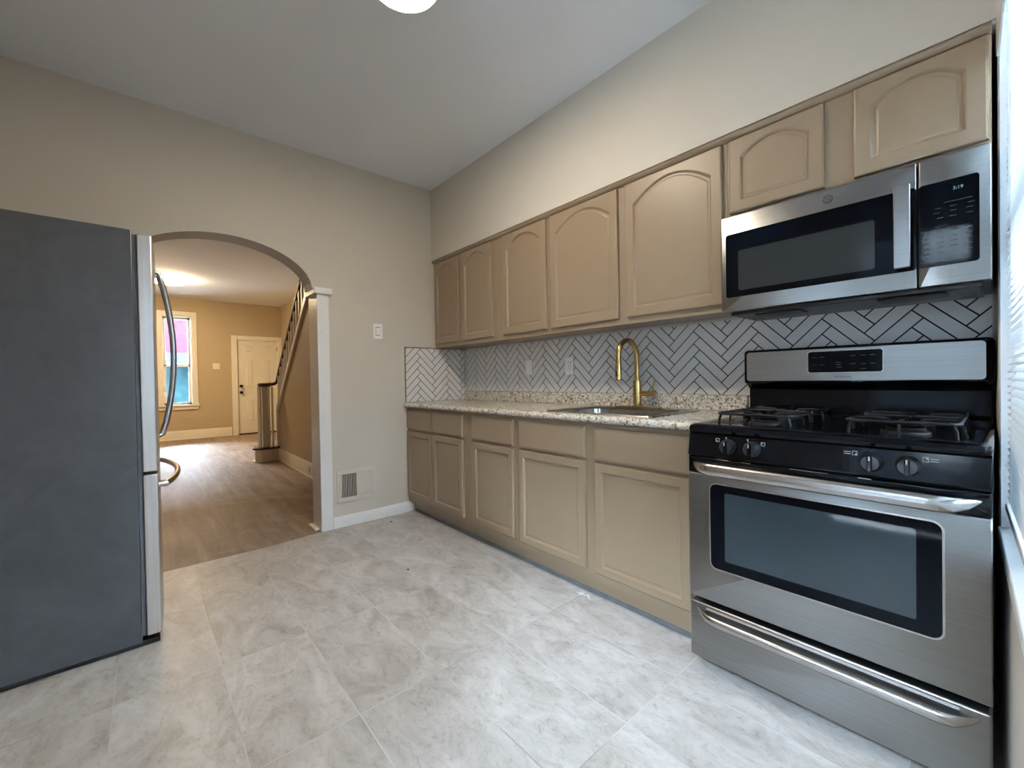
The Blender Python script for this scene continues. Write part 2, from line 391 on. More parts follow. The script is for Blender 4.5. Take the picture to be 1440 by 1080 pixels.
# living room walls
struct(MB().box(-7.6, 0, .1, .3, 0, 4.4).build('wall_living_right', M_live), 'tan party wall beside the stairs')
struct(MB().box(-7.6, -AT, -3.3, -3.1, 0, ZL+.05).build('wall_living_left', M_live), 'tan left wall of the living room')
W1 = (-1.985, -1.53, .70, 2.46)
m = MB(); xa, xb = -7.6, -7.4; Dy0, Dy1, DH = -.757, .025, 2.045
m.box(xa, xb, -3.3, W1[0], 0, ZL+.05).box(xa, xb, W1[1], Dy0, 0, ZL+.05).box(xa, xb, W1[0], W1[1], 0, W1[2]).box(xa, xb, W1[0], W1[1], W1[3], ZL+.05)
m.box(xa, xb, Dy0, Dy1, DH, ZL+.05).box(xa, xb, Dy1, .2, 0, ZL+.05)
struct(m.build('wall_living_far', M_live), 'tan far wall with front door and window')
# spandrel wall under the stairs
SX0, SX1 = -3.44, -.18
zs = lambda x: .987+.895*(x+3.2)
m = MB(); m.prism([(SX0, 0), (SX1, 0), (SX1, ZL+.1), (SX0+(ZL+.1-zs(SX0))/.895, ZL+.1), (SX0, zs(SX0)-.03)], XZ, -.83, -.80)
struct(m.build('wall_stair', M_live), 'tan triangular wall under the staircase')

# baseboards
def basebd(name, poly, f, a, b, mat, lab): return struct(MB().prism(poly, f, a, b).build(name, mat, bevel=.003), lab)
basebd('baseboard_back', [(.0, 0), (.014, 0), (.014, .072), (.006, .086), (0, .086)], lambda u, v, h: (u, h, v), -1.216, -.535, M_trim, 'white baseboard between the arch post and the cabinets')
bp = lambda z: [(.0, 0), (.02, 0), (.02, .02), (.014, .024), (.014, z-.03), (.006, z), (0, z)]
basebd('baseboard_living_far', bp(.185), lambda u, v, h: (-7.4+u, h, v), -3.1, -.875, M_trimw, 'cream baseboard under the living room window')
basebd('baseboard_stair', bp(.175), lambda u, v, h: (h, -.83-u, v), -3.44, -.19, M_trimw, 'cream baseboard along the wall under the stairs')
basebd('baseboard_living_left', bp(.185), lambda u, v, h: (h, -3.1+u, v), -7.38, -.2, M_trimw, 'cream baseboard of the left living room wall')

# front door (door_1)
d = thing('door_1', (-7.4, -.366, 0), 'cream six-panel front door with dark knobs', 'door'); d['kind'] = 'structure'
m = MB(); m.box(-7.39, -7.37, Dy0-.105, Dy0, 0, DH+.08).box(-7.39, -7.37, Dy1, .098, 0, DH+.08).box(-7.39, -7.37, Dy0, Dy1, DH, DH+.08)
m.box(-7.6, -7.39, Dy0-.01, Dy0+.012, 0, DH).box(-7.6, -7.39, Dy1-.012, Dy1+.01, 0, DH).box(-7.6, -7.39, Dy0, Dy1, DH-.012, DH+.005)
m.build('door_frame', M_trimw, d, bevel=.004)
m = MB(); m.box(-7.46, -7.42, Dy0+.014, Dy1-.014, .03, DH-.015)
for y0, y1 in ((-.615, -.455), (-.285, -.13)):
    for z0, z1 in ((1.785, 1.925), (1.02, 1.615), (.28, .78)):
        m.prism(rrect(y0, y1, z0, z1, .004, 1), lambda u, v, h: (h, u, v), -7.42, -7.419)
        m.rings([[(-7.42, y0, z0), (-7.42, y1, z0), (-7.42, y1, z1), (-7.42, y0, z1)],
                 [(-7.413, y0+.010, z0+.010), (-7.413, y1-.010, z0+.010), (-7.413, y1-.010, z1-.010), (-7.413, y0+.010, z1-.010)],
                 [(-7.419, y0+.02, z0+.02), (-7.419, y1-.02, z0+.02), (-7.419, y1-.02, z1-.02), (-7.419, y0+.02, z1-.02)],
                 [(-7.411, y0+.035, z0+.035), (-7.411, y1-.035, z0+.035), (-7.411, y1-.035, z1-.035), (-7.411, y0+.035, z1-.035)]])
m.build('door_panel', M_trimw, d)
for z in (1.045, .91):
    m = MB(); m.lathe([(.03, -7.42), (.03, -7.412), (.012, -7.408), (.012, -7.385), (.024, -7.378), (.030, -7.36), (.022, -7.345), (0.001, -7.342)], (0, -.692, z), 16, 'x')
    m.build('door_knob', M_bronze, d, smooth=True)
for z in (1.86, .3): MB().box(-7.42, -7.405, Dy1-.02, Dy1-.006, z-.05, z+.05).build('hinge', M_bronze, d)
MB().box(-7.5, -7.39, Dy0, Dy1, 0, .03).build('threshold', M_wood, d)

# living window (window_1)
wv = thing('window_1', (-7.4, -1.757, .7), 'tall living room window with cream casing', 'window'); wv['kind'] = 'structure'
y0, y1, z0, z1 = W1
m = MB(); c = .09
m.box(-7.392, -7.372, y0-c, y0, z0, z1+c).box(-7.392, -7.372, y1, y1+c, z0, z1+c).box(-7.392, -7.372, y0, y1, z1, z1+c)
m.box(-7.6, -7.392, y0-.001, y0+.012, z0, z1).box(-7.6, -7.392, y1-.012, y1+.001, z0, z1).box(-7.6, -7.392, y0, y1, z1-.012, z1+.001)
m.build('casing', M_trimw, wv, bevel=.004)
m = MB(); m.box(-7.56, -7.35, y0-c-.02, y1+c+.02, z0-.03, z0).box(-7.392, -7.375, y0-c, y1+c, z0-.10, z0-.03); m.build('window_sill', M_trimw, wv, bevel=.004)
m = MB(); s = .04; zm = 1.50
for a, b in ((z0+.002, zm), (zm-.03, z1-.014)):
    xo = -7.50 if a < 1 else -7.53
    m.box(xo-.03, xo, y0+.012, y0+.012+s, a, b).box(xo-.03, xo, y1-.012-s, y1-.012, a, b).box(xo-.03, xo, y0+.012, y1-.012, a, a+s).box(xo-.03, xo, y0+.012, y1-.012, b-s, b)
m.build('sash', M_trim, wv, bevel=.002)
MB().box(-7.525, -7.52, y0+.03, y1-.03, z0+.03, z1-.03).build('pane', M_glass, wv)

# kitchen window (window_2) : frame, sill; local coordinates s, n, z
wk = thing('window_2', tuple(MW @ Vector((1.1, 0, WIN[2]))), 'white kitchen window behind the blinds', 'window'); wk['kind'] = 'structure'
s0, s1, z0, z1 = WIN
m = MB(MW); m.box(s0-.03, s0, -.002, .01, z0-.0, z1+.05).box(s1, s1+.05, -.004, .01, z0-.02, z1+.05).box(s0, s1, -.004, .01, z1, z1+.05)
m.box(s0-.001, s0+.01, .0, .2, z0, z1).box(s1-.01, s1+.001, 0, .2, z0, z1).box(s0, s1, 0, .2, z1-.01, z1+.001)
m.build('casing', M_trim, wk, bevel=.002)
m = MB(MW); m.box(s0-.0, s1+.05, -.006, .2, z0-.03, z0+.003).build('window_sill', M_trim, wk, bevel=.004)
m = MB(MW)
for a, b, n0 in ((z0+.003, 1.54, .12), (1.5, z1-.01, .15)):
    m.box(s0+.01, s0+.06, n0, n0+.03, a, b).box(s1-.06, s1-.01, n0, n0+.03, a, b).box(s0+.06, s1-.06, n0, n0+.03, a, a+.05).box(s0+.06, s1-.06, n0, n0+.03, b-.05, b)
m.build('sash', M_trim, wk, bevel=.002)
MB(MW).box(s0+.05, s1-.05, .147, .15, z0+.04, z1-.04).build('pane', M_glass, wk)

# back door behind the camera (door_2): full-glass storm door
d2 = thing('door_2', (2.82, YL, 0), 'full-glass back door opposite the range', 'door'); d2['kind'] = 'structure'
m = MB(); x0, x1, zt = DOOR
m.box(x0-.08, x0, YL, YL+.015, 0, zt+.08).box(x1, x1+.06, YL, YL+.015, 0, zt+.08).box(x0, x1, YL, YL+.015, zt, zt+.08)
m.build('door_frame', M_trim, d2, bevel=.003)
m = MB(); m.box(x0+.005, x0+.085, YL-.10, YL-.06, .02, zt-.01).box(x1-.085, x1-.005, YL-.10, YL-.06, .02, zt-.01).box(x0+.085, x1-.085, YL-.10, YL-.06, .02, .22).box(x0+.085, x1-.085, YL-.10, YL-.06, zt-.10, zt-.01)
m.build('door_panel', M_trim, d2, bevel=.003)
MB().box(x0+.08, x1-.08, YL-.082, YL-.078, .21, zt-.09).build('pane', M_glass, d2)

# exterior
struct(MB().box(-60, -7.6, -40, 40, -.6, -.4).box(-7.6, 40, -40, YL-.2, -.35, -.15).box(3.9, 40, YL-.2, 40, -.35, -.15).build('ground_exterior', M_concrete), 'concrete ground outside')
h = thing('row_house', (-22, 0, -.4), 'red brick row house with teal porch seen through the living room window', 'house')
MB().box(-26, -22, -9, 9, 2.6, 8).build('wall', M_brick, h)
MB().box(-26, -22.3, -9, 9, -.4, 2.6).build('porch_wall', M_teal, h)
m = MB(); m.prism([(-22, 2.6), (-20.6, 2.15), (-20.6, 2.0), (-22, 2.35)], XZ, -9, 9); m.build('porch_roof', simple('grey_roof', (.009, .011, .016), .9, spec=0), h)
for y in (-2.6, .5): MB().box(-20.9, -20.75, y, y+.14, -.4, 2.1).build('porch_post', M_teal, h)


nb = thing('added_neighbour_wall', (6.4, -1, -.15), 'added pale siding wall, unseen, dimming the sky outside the blinds', 'wall')  # unseen wall, added to block sky so the blinds stay dimmer
m = MB(); m.box(6.45, 6.6, -7, 5, -.15, 6.5)
for k in range(44): m.prism([(6.45, -.15+k*.15), (6.425, -.15+k*.15), (6.44, .0+k*.15), (6.45, .0+k*.15)], XZ, -7, 5)
m.build('siding', M_siding, nb)
bh = thing('added_back_house', (2, -9, -.15), 'added dark brick house, unseen, hiding bright sky beyond the back door', 'house')  # unseen house, added to keep bright sky out of the appliance reflections
MB().box(-6, 9, -13, -9, -.15, 5.6).build('wall', M_dkbrick, bh)
for x in (.2, 2.4, 4.6): MB().box(x, x+.9, -9.02, -8.98, 3.0, 4.4).build('window', M_siding, bh)
fn = thing('fence', (2, -6.0, -.15), 'added dark board screen, unseen, dimming what the back door reflects', 'fence')  # unseen boards, added to darken the door view mirrored in the steel
for k in range(46): MB().box(-3+k*.2, -3+k*.2+.185, -6.02, -6.0, -.15, 1.95).build('board', M_fence, fn)
m = MB(); m.box(-3, 6.2, -6.06, -6.02, .3, .4).box(-3, 6.2, -6.06, -6.02, 1.6, 1.7); m.build('rail', M_fence, fn)

# ================================================================ STAIRS
st = thing('staircase', (-3.6, -.4, 0), 'closed staircase rising behind the tan wall with a rounded cream starter step', 'stairs')
run, rise, xs = .235, .205, -3.72
m = MB(); 
poly = [(xs, -.80)] ; 
def bull(x0, x1, yb, off=0):
    P = [(x1+off, .09), (x0-off, .09), (x0-off, yb+.1)]
    for k in range(7):
        a = R(180+90*k/6); P.append((x0+.1+(.1+off)*math.cos(a), yb+.1+(.1+off)*math.sin(a)))
    P += [(x1-.06, yb-off), (x1+off, yb+.06)]; return P
m.prism(bull(xs, SX0+.0, -1.12), XYZ, 0, .175); m.prism(bull(xs, SX0+.0, -1.12, .012), XYZ, 0, .02); m.build('starter_step', M_trimw, st, bevel=.004)
m = MB(); m.prism(bull(xs, SX0+.005, -1.12, .03), XYZ, .175, .205); m.build('starter_tread', M_wood, st, bevel=.008)
for k in range(1, 12):
    xa_ = xs+.05+run*k
    MB().box(xa_, xa_+run, -.79, .095, 0 if k < 2 else rise*k-.1, rise*(k+1)-.03).build('riser', M_trimw, st)
    MB().box(xa_-.03, xa_+run, -.79, .095, rise*(k+1)-.03, rise*(k+1)).build('tread', M_wood, st)
m = MB(); xe = -1.35
m.prism([(SX0, zs(SX0)-.09), (xe, zs(xe)-.09), (xe, zs(xe)), (SX0, zs(SX0))], XZ, -.858, -.831)
m.prism([(SX0-.035, .205), (SX0, .205), (SX0, zs(SX0)), (SX0-.035, zs(SX0)-.06)], XZ, -.858, -.831)
m.build('stringer', M_trimw, st, bevel=.003)
ra = thing('stair_railing', (-3.5, -.95, .2), 'cream stair railing with dark curled handrail and square balusters', 'railing')
zr = lambda x: 1.136+.882*(x+3.437)
path = [(-3.50, -1.03, 1.075), (-3.56, -1.045, 1.078), (-3.59, -.99, 1.08), (-3.55, -.93, 1.082), (-3.50, -.90, 1.085), (-3.46, -.87, 1.09), (-3.42, -.85, 1.115), (-3.36, -.845, 1.185)]
x = -3.3
while x < -1.3: path.append((x, -.845, zr(x))); x += .15
m = MB(); m.tube(path, .024, 10, .9); m.lathe([(.001, 1.05), (.075, 1.052), (.085, 1.07), (.075, 1.095), (.001, 1.1)], (-3.5, -.99, 0), 20)
m.build('handrail', M_wood, ra, smooth=True)
def bal(x, y, z0, z1, r=.016):
    return MB().box(x-r, x+r, y-r, y+r, z0, z1).build('baluster', M_trimw, ra)
for dx, dy, r in ((0, .0, .045),): MB().box(-3.5-r, -3.5+r, -.985-r, -.985+r, .205, 1.055).build('newel_post', M_trimw, ra, bevel=.006)
for a in (200, 250, 305, 20, 80): bal(-3.5+.085*math.cos(R(a)), -.985+.085*math.sin(R(a)), .205, 1.05, .012)
x = -3.33
while x < -1.4:
    bal(x, -.845, zs(x)+.002, zr(x)-.015, .012); x += .125

# ================================================================ CABINETS
def door_mesh(m, x0, x1, z0, z1, y, th=.019, fr=.058, arch=0, top=None, n=14):
    """framed door, front face at y (towards -y)"""
    if top is None: top = fr
    def ring(x0, x1, z0, z1, rise, yy):
        P = [(x0, yy, z0), (x1, yy, z0)]
        for k in range(n+1):
            t = 1-k/n; P.append((x0+(x1-x0)*t, yy, z1+rise*(1-(2*t-1)**2)))
        return P
    e = .004
    R_ = [ring(x0, x1, z0, z1, 0, y+th), ring(x0, x1, z0, z1, 0, y+.006), ring(x0+.002, x1-.002, z0+.002, z1-.002, 0, y+.002), ring(x0+.007, x1-.007, z0+.007, z1-.007, 0, y)]
    a, b, c_, d_ = x0+fr, x1-fr, z0+fr, z1-top-arch
    R_ += [ring(a-.004, b+.004, c_-.004, d_+.004, arch, y), ring(a, b, c_, d_, arch, y+.003), ring(a+.005, b-.005, c_+.005, d_-.005, arch, y+.0105),
           ring(a+.012, b-.012, c_+.012, d_-.012, arch, y+.0105), ring(a+.018, b-.018, c_+.018, d_-.018, arch, y+.0085)]
    m.rings(R_)
def slab_front(m, x0, x1, z0, z1, y, th=.019):
    g = lambda d, yy: [(x0+d, yy, z0+d), (x1-d, yy, z0+d), (x1-d, yy, z1-d), (x0+d, yy, z1-d)]
    m.rings([g(0, y+th), g(0, y+.008), g(.003, y+.003), g(.012, y)])

YB = -.594
def base_cab(name, x0, x1, units, lab):
    t = thing(name, ((x0+x1)/2, -.3, 0), lab, 'cabinet', 'taupe base cabinets under the counter')
    m = MB(); m.box(x0+.001, x0+.016, YB+.019, -.012, .105, .874).box(x1-.016, x1-.001, YB+.019, -.012, .105, .874).box(x0+.016, x1-.016, YB+.019, -.012, .105, .12).box(x0+.016, x1-.016, -.02, -.012, .12, .874)
    # face frame
    xs_ = sorted([x0+.001]+[v for u in units for v in (u[0]+.01, u[1]-.01)]+[x1-.001])
    for a, b in zip(xs_[::2], xs_[1::2]): m.box(a, b, YB, YB+.0185, .095, .874)
    for u in units: m.box(u[0]+.01, u[1]-.01, YB, YB+.0185, .095, .155).box(u[0]+.01, u[1]-.01, YB, YB+.0185, .68, .715).box(u[0]+.01, u[1]-.01, YB, YB+.0185, .845, .874)
    m.build('cabinet_box', M_cab, t)
    MB().box(x0+.001, x1-.001, -.545, -.53, .004, .104).build('toe_kick', M_cab, t)
    for u0, u1 in units:
        m = MB(); slab_front(m, u0, u1, .700, .858, YB-.019); m.build('drawer_front', M_cab, t)
        m = MB(); door_mesh(m, u0, u1, .142, .684, YB-.019, fr=.042); m.build('door', M_cab, t)
base_cab('base_cabinet', .0, .885, [(.010, .405), (.422, .828)], 'taupe two-door base cabinet in the corner by the wall vent')
base_cab('base_cabinet', .885, 1.388, [(.945, 1.362)], 'narrow single-door taupe base cabinet between the corner and sink cabinets')
base_cab('base_cabinet', 1.388, 2.488, [(1.415, 1.909), (1.969, 2.450)], 'wide two-door taupe sink cabinet beside the gas range')
o = MB().box(.03, 2.48, -.553, -.546, .0, .022).build('trim_4', M_caulk, bevel=.003); struct(o, 'blue-grey sealing strip along the toe kick')

YU = -.311
def upper_cab(name, x0, x1, z0, z1, units, lab, arch=.075, top=.035):
    t = thing(name, ((x0+x1)/2, -.15, z0), lab, 'cabinet', 'taupe upper cabinets with arched door panels')
    m = MB(); m.box(x0+.001, x1-.001, YU+.019, -.010, z0+.012, z1)
    xs_ = sorted([x0+.001]+[v for u in units for v in (u[0]+.01, u[1]-.01)]+[x1-.001])
    for a, b in zip(xs_[::2], xs_[1::2]): m.box(a, b, YU, YU+.0185, z0, z1)
    for u in units: m.box(u[0]+.01, u[1]-.01, YU, YU+.0185, z0, z0+.045).box(u[0]+.01, u[1]-.01, YU, YU+.0185, z1-.04, z1)
    m.build('cabinet_box', M_cab, t)
    m = MB(); m.prism([(YU-.001, z1-.002), (YU-.020, z1-.002), (YU-.028, z1-.010), (YU-.020, z1-.020), (YU-.012, z1-.026), (YU-.001, z1-.030)], lambda u, v, h: (h, u, v), x0, x1); m.build('crown_strip', M_cab, t)
    for u0, u1 in units:
        m = MB(); door_mesh(m, u0, u1, z0+.032, z1-.033, YU-.019, fr=.050, arch=arch, top=top); m.build('door', M_cab, t)
ZU0, ZU1 = 1.383, 2.146
upper_cab('upper_cabinet', .003, .893, ZU0, ZU1, [(.022, .390), (.438, .832)], 'taupe two-door upper cabinet in the corner over the tile return')
upper_cab('upper_cabinet', .893, 1.402, ZU0, ZU1, [(.955, 1.384)], 'taupe single-door upper cabinet above the two wall outlets')
upper_cab('upper_cabinet', 1.402, 2.487, ZU0, ZU1, [(1.423, 1.923), (1.975, 2.470)], 'tall taupe upper cabinet above the sink with two wide doors', arch=.085)
upper_cab('upper_cabinet', 2.487, 3.256, 1.768, ZU1, [(2.500, 2.840), (2.928, 3.250)], 'short taupe upper cabinet above the microwave', arch=.05)

# ---------------------------------------------------------------- countertop with sink cut-out
ct = thing('countertop', (1.245, -.32, .88), 'speckled cream and brown granite countertop with rounded front edge', 'countertop')
SK = (1.612, 2.248, -.555, -.105)       # cut-out
def cslab(m, x0, x1, ya, yb, front):
    if front:
        P = [(yb, .879), (yb, .918)]+[(-.605-.030*math.sin(R(a)), .8985+.0195*math.cos(R(a))) for a in range(0, 181, 15)]
        P = P[:2]+P[2:]
        m.prism(P, lambda u, v, h: (h, u, v), x0, x1)
    else: m.box(x0, x1, ya, yb, .879, .918)
m = MB(); xe = 2.487
cslab(m, .002, SK[0], -.6, -.002, True); cslab(m, SK[1], xe, -.6, -.002, True); cslab(m, SK[0], SK[1], -.6, SK[2], True); cslab(m, SK[0], SK[1], SK[3], -.002, False)
m.build('worktop', M_granite, ct, smooth=True)
m = MB(); m.box(.012, 2.455, -.022, -.002, .918, .999); m.build('upstand', M_granite, ct, bevel=.004)

# ---------------------------------------------------------------- herringbone backsplash
def clip(poly, x0, x1, z0, z1):
    def cut(P, f, inter):
        out = []
        for i, p in enumerate(P):
            q = P[(i+1) % len(P)]; a, b = f(p), f(q)
            if a >= 0: out.append(p)
            if a*b < 0: out.append(inter(p, q, a/(a-b)))
        return out
    it = lambda p, q, t: (p[0]+(q[0]-p[0])*t, p[1]+(q[1]-p[1])*t)
    for f in (lambda p: p[0]-x0, lambda p: x1-p[0], lambda p: p[1]-z0, lambda p: z1-p[1]):
        if len(poly) < 3: return []
        poly = cut(poly, f, it)
    return poly
def herring(m, h0, z0_, x0, x1, z0, z1, f, g=.0025, back=.0, face=.009):
    Wt, Lt = .0475, .2037; q = math.sqrt(.5)
    for i in range(-40, 60):
        for j in range(-16, 18):
            for (ua, ub, va, vb) in ((0, Lt, 0, Wt), (Lt, Lt+Wt, Wt-Lt, Wt)):
                du, dv = i*Wt+j*Lt, i*Wt-j*Lt
                P = [(ua+g, va+g), (ub-g, va+g), (ub-g, vb-g), (ua+g, vb-g)]
                P = [(h0+(u+du-v-dv)*q, z0_+(u+du+v+dv)*q) for u, v in P]
                if max(p[0] for p in P) < x0 or min(p[0] for p in P) > x1 or max(p[1] for p in P) < z0 or min(p[1] for p in P) > z1: continue
                C = clip(P, x0, x1, z0, z1)
                if len(C) >= 3: m.prism(C, f, back, face)
bs = thing('tile_backsplash', (1.6, 0, 1.0), 'white herringbone tile backsplash with dark grout behind sink and range', 'backsplash')
m = MB(); herring(m, 2.071, 1.3085-1.0-.144-.0672*15+1.0, .012, 3.252, 1.001, ZU0-.002, lambda u, v, h: (u, -h, v), back=.003); 
herring(m, 2.071, 1.3085-.144-.0672*15, 2.457, 3.252, .9195, 1.001, lambda u, v, h: (u, -h, v), back=.003)
m.build('tiles', M_tile, bs)
MB().box(.012, 3.252, -.0068, -.0005, 1.0, ZU0-.002).box(2.457, 3.252, -.0068, -.0005, .9195, 1.0).build('grout', M_grout, bs)
bl = thing('tile_backsplash', (0, -.3, .92), 'white herringbone tile return on the side wall above the counter corner', 'backsplash')
m = MB(); herring(m, -.611, 1.3085-.144-.0672*15-.005, -.606, -.012, .921, ZU0-.006, lambda u, v, h: (h, u, v), back=.003); m.build('tiles', M_tile, bl)
MB().box(.0005, .0068, -.606, -.012, .920, ZU0-.004).build('grout', M_grout, bl)
MB().box(.0, .011, -.611, -.606, .920, ZU0+.001).box(.0, .011, -.606, -.010, ZU0-.005, ZU0+.001).build('edge_strip', M_brass, bl)

# ---------------------------------------------------------------- outlets, switches, vent
def plate(name, c, face, w_, h_, lab, cat, kind, mat=M_white):
    """face: 'y' on cabinet wall (looking -y), 'x' on x=const wall (looking +x)"""
    t = thing(name, c, lab, cat)
    if face == 'y': f = lambda u, v, h: (c[0]+u, c[1]-h, c[2]+v)
    else: f = lambda u, v, h: (c[0]+h, c[1]+u, c[2]+v)
    def bx(u0, u1, v0, v1, h0, h1, nm, mt, bv=.001): m = MB(); m.prism([(u0, v0), (u1, v0), (u1, v1), (u0, v1)], f, h0, h1); return m.build(nm, mt, t, bevel=bv)
    bx(-w_/2, w_/2, -h_/2, h_/2, 0, .006, 'cover_plate', mat, .0025)
    if kind == 'rocker':
        bx(-.018, .018, -.035, .035, .006, .0066, 'switch_surround', M_rubber, .0003)
        bx(-.0155, .0155, -.031, .030, .0066, .010, 'rocker', mat)
    if kind == 'duplex':
        for z in (.02, -.02):
            m = MB(); m.prism(rrect(-.016, .016, z-.014, z+.014, .006, 4), f, .006, .0085); r_ = m.build('receptacle', mat, t)
            m = MB(); 
            for u in (-.007, .006): m.prism([(u, z-.002), (u+.0022, z-.002), (u+.0022, z+.007), (u, z+.007)], f, .0085, .0088)
            m.prism(rrect(-.0025, .0025, z-.010, z-.005, .0024, 3), f, .0085, .0088); m.build('slot', M_void, r_)
    if kind == 'gfci':
        bx(-.0165, .0165, -.033, .033, .006, .0085, 'receptacle', mat)
        bx(-.006, .006, -.004, .000, .0085, .0098, 'test_button', M_ventdk, .0003); bx(-.006, .006, .002, .006, .0085, .0098, 'reset_button', mat, .0003)
        for z in (.021, -.021):
            m = MB()
            for u in (-.007, .006): m.prism([(u, z-.002), (u+.0022, z-.002), (u+.0022, z+.007), (u, z+.007)], f, .0085, .0088)
            m.build('slot', M_void, t)
    if kind == 'toggle2':
        for u in (-.024, .024): bx(u-.005, u+.005, -.012, .012, .006, .016, 'toggle', mat)
    return t
plate('light_switch', (0, -.840, 1.500), 'x', .075, .12, 'white rocker light switch on the wall right of the arch', 'light switch', 'rocker')
plate('wall_plate', (.884, -.0092, 1.187), 'y', .075, .118, 'plain white cover plate on the tile, nearer the corner', 'wall plate', 'blank')
plate('wall_outlet', (1.294, -.0092, 1.185), 'y', .078, .124, 'white outlet with test buttons on the tile, nearer the sink', 'outlet', 'gfci')
plate('light_switch', (-7.4, -1.128, 1.47), 'x', .12, .12, 'cream double light switch between the far window and front door', 'light switch', 'toggle2', M_trimw)
t = thing('baseboard_outlet', (-2.0, -.845, .1), 'small cream outlet set in the baseboard under the stairs', 'outlet')
m = MB(); m.box(-2.055, -1.945, -.852, -.8445, .065, .13); m.build('cover_plate', M_trimw, t, bevel=.003)

v = thing('wall_vent', (0, -1.03, .31), 'greige wall register low beside the arch post, its left half open', 'vent')
y0, y1, z0, z1 = -1.186, -.877, .185, .432
m = MB(); m.box(0, .008, y0, y1, z0, z0+.035).box(0, .008, y0, y1, z1-.035, z1).box(0, .008, y0, y0+.038, z0+.035, z1-.035).box(0, .008, y1-.038, y1, z0+.035, z1-.035).box(0, .008, -1.035, -1.022, z0+.035, z1-.035)
m.build('frame', M_vent, v, bevel=.002)
MB().box(.0005, .0015, y0+.038, y1-.038, z0+.035, z1-.035).build('backing', M_void, v)
for a in range(9):
    yy = y0+.044+a*.0128; MB().box(.0015, .0075, yy, yy+.0045, z0+.036, z1-.036).build('fin', M_vent, v)
for a in range(9):
    yy = -1.020+a*.0118; m = MB(); m.prism([(.0015, yy), (.004, yy), (.007, yy+.0105), (.0045, yy+.0105)], lambda u, v_, h: (u, v_, h), z0+.036, z1-.036); m.build('fin', M_vent, v)
MB().box(.008, .02, y0+.014, y0+.022, .28, .33).build('lever', M_vent, v, bevel=.002)

# ---------------------------------------------------------------- sink and faucet
sk = thing('kitchen_sink', (1.93, -.33, .92), 'stainless drop-in sink set in the granite counter', 'sink')
def rr3(x0, x1, y0, y1, r, z, n=5): return [(u, v, z) for u, v in rrect(x0, x1, y0, y1, r, n)]
m = MB()
m.rings([rr3(1.596, 2.264, -.572, -.088, .03, .9185), rr3(1.600, 2.260, -.568, -.092, .03, .924), rr3(1.640, 2.220, -.538, -.165, .055, .9225), rr3(1.650, 2.210, -.528, -.175, .055, .912),
         rr3(1.668, 2.192, -.510, -.193, .06, .77), rr3(1.70, 2.16, -.478, -.225, .05, .748), rr3(1.91, 1.95, -.37, -.33, .019, .744)], cap0=False)
m.build('basin', M_sink, sk, smooth=True)
MB().lathe([(.001, .7455), (.035, .7455), (.042, .749), (.038, .751), (.001, .7475)], (1.93, -.35, 0), 20).build('drain', M_handle, sk, smooth=True)
fc = thing('kitchen_faucet', (1.905, -.125, .924), 'brushed gold gooseneck faucet with side lever behind the sink', 'faucet')
MB().prism(rrect(1.765, 2.045, -.150, -.100, .006, 3), XYZ, .9235, .932).build('deck_plate', M_gold, fc, bevel=.002)
MB().lathe([(.030, .932), (.030, .936), (.024, .938), (.024, 1.075), (.0225, 1.08), (.0165, 1.082), (.001, 1.083)], (1.905, -.125, 0), 24).build('body', M_gold, fc, smooth=True)
P = [(1.905, -.125, 1.07+.02*k) for k in range(8)]
for k in range(1, 15):
    a = R(180*k/14); P.append((1.905, -.215+.09*math.cos(a), 1.215+.09*math.sin(a)))
P += [(1.905, -.305, 1.20), (1.905, -.305, 1.17)]
MB().tube(P, .0145, 16, 1, (1, 0, 0)).build('spout', M_gold, fc, smooth=True)
m = MB(); m.lathe([(.0145, 1.172), (.0165, 1.168), (.0175, 1.10), (.0185, 1.086), (.014, 1.082), (.001, 1.084)], (1.905, -.305, 0), 20); sh = m.build('spray_head', M_gold, fc, smooth=True)
MB().box(1.899, 1.911, -.326, -.322, 1.105, 1.135).build('spray_button', M_blackm, sh, bevel=.001)
m = MB(); m.lathe([(.015, 1.925), (.0155, 1.99), (.017, 1.992), (.017, 2.012), (.001, 2.014)], (0, -.125, 1.005), 18, 'x'); m.build('valve', M_gold, fc, smooth=True)
MB().tube([(2.002, -.125, 1.015), (2.006, -.122, 1.05), (2.016, -.118, 1.085)], [.0065, .0055, .0045], 10).build('lever', M_gold, fc, smooth=True)

# ================================================================ GAS RANGE
XL, XR = 2.496, 3.258
rg = thing('gas_range', ((XL+XR)/2, -.36, 0), 'stainless and black gas range at the end of the counter', 'range')
m = MB(); m.box(XL+.006, XR-.006, -.655, -.03, .035, .895); m.build('body', M_black, rg)
for x in (XL+.04, XR-.04):
    for y in (-.62, -.08): MB().lathe([(.018, 0), (.018, .012), (.009, .014), (.009, .036)], (x, y, 0), 12).build('foot', M_blackm, rg)
FY = -.716
def rpanel(m, x0, x1, z0, z1, yf, yb, r=.01, e=.003):
    g = lambda d, y: [(u, y, v) for u, v in rrect(x0+d, x1-d, z0+d, z1-d, max(r-d, .001), 4)]
    m.rings([g(0, yb), g(0, yf+e), g(e*.4, yf+e*.3), g(e, yf)])
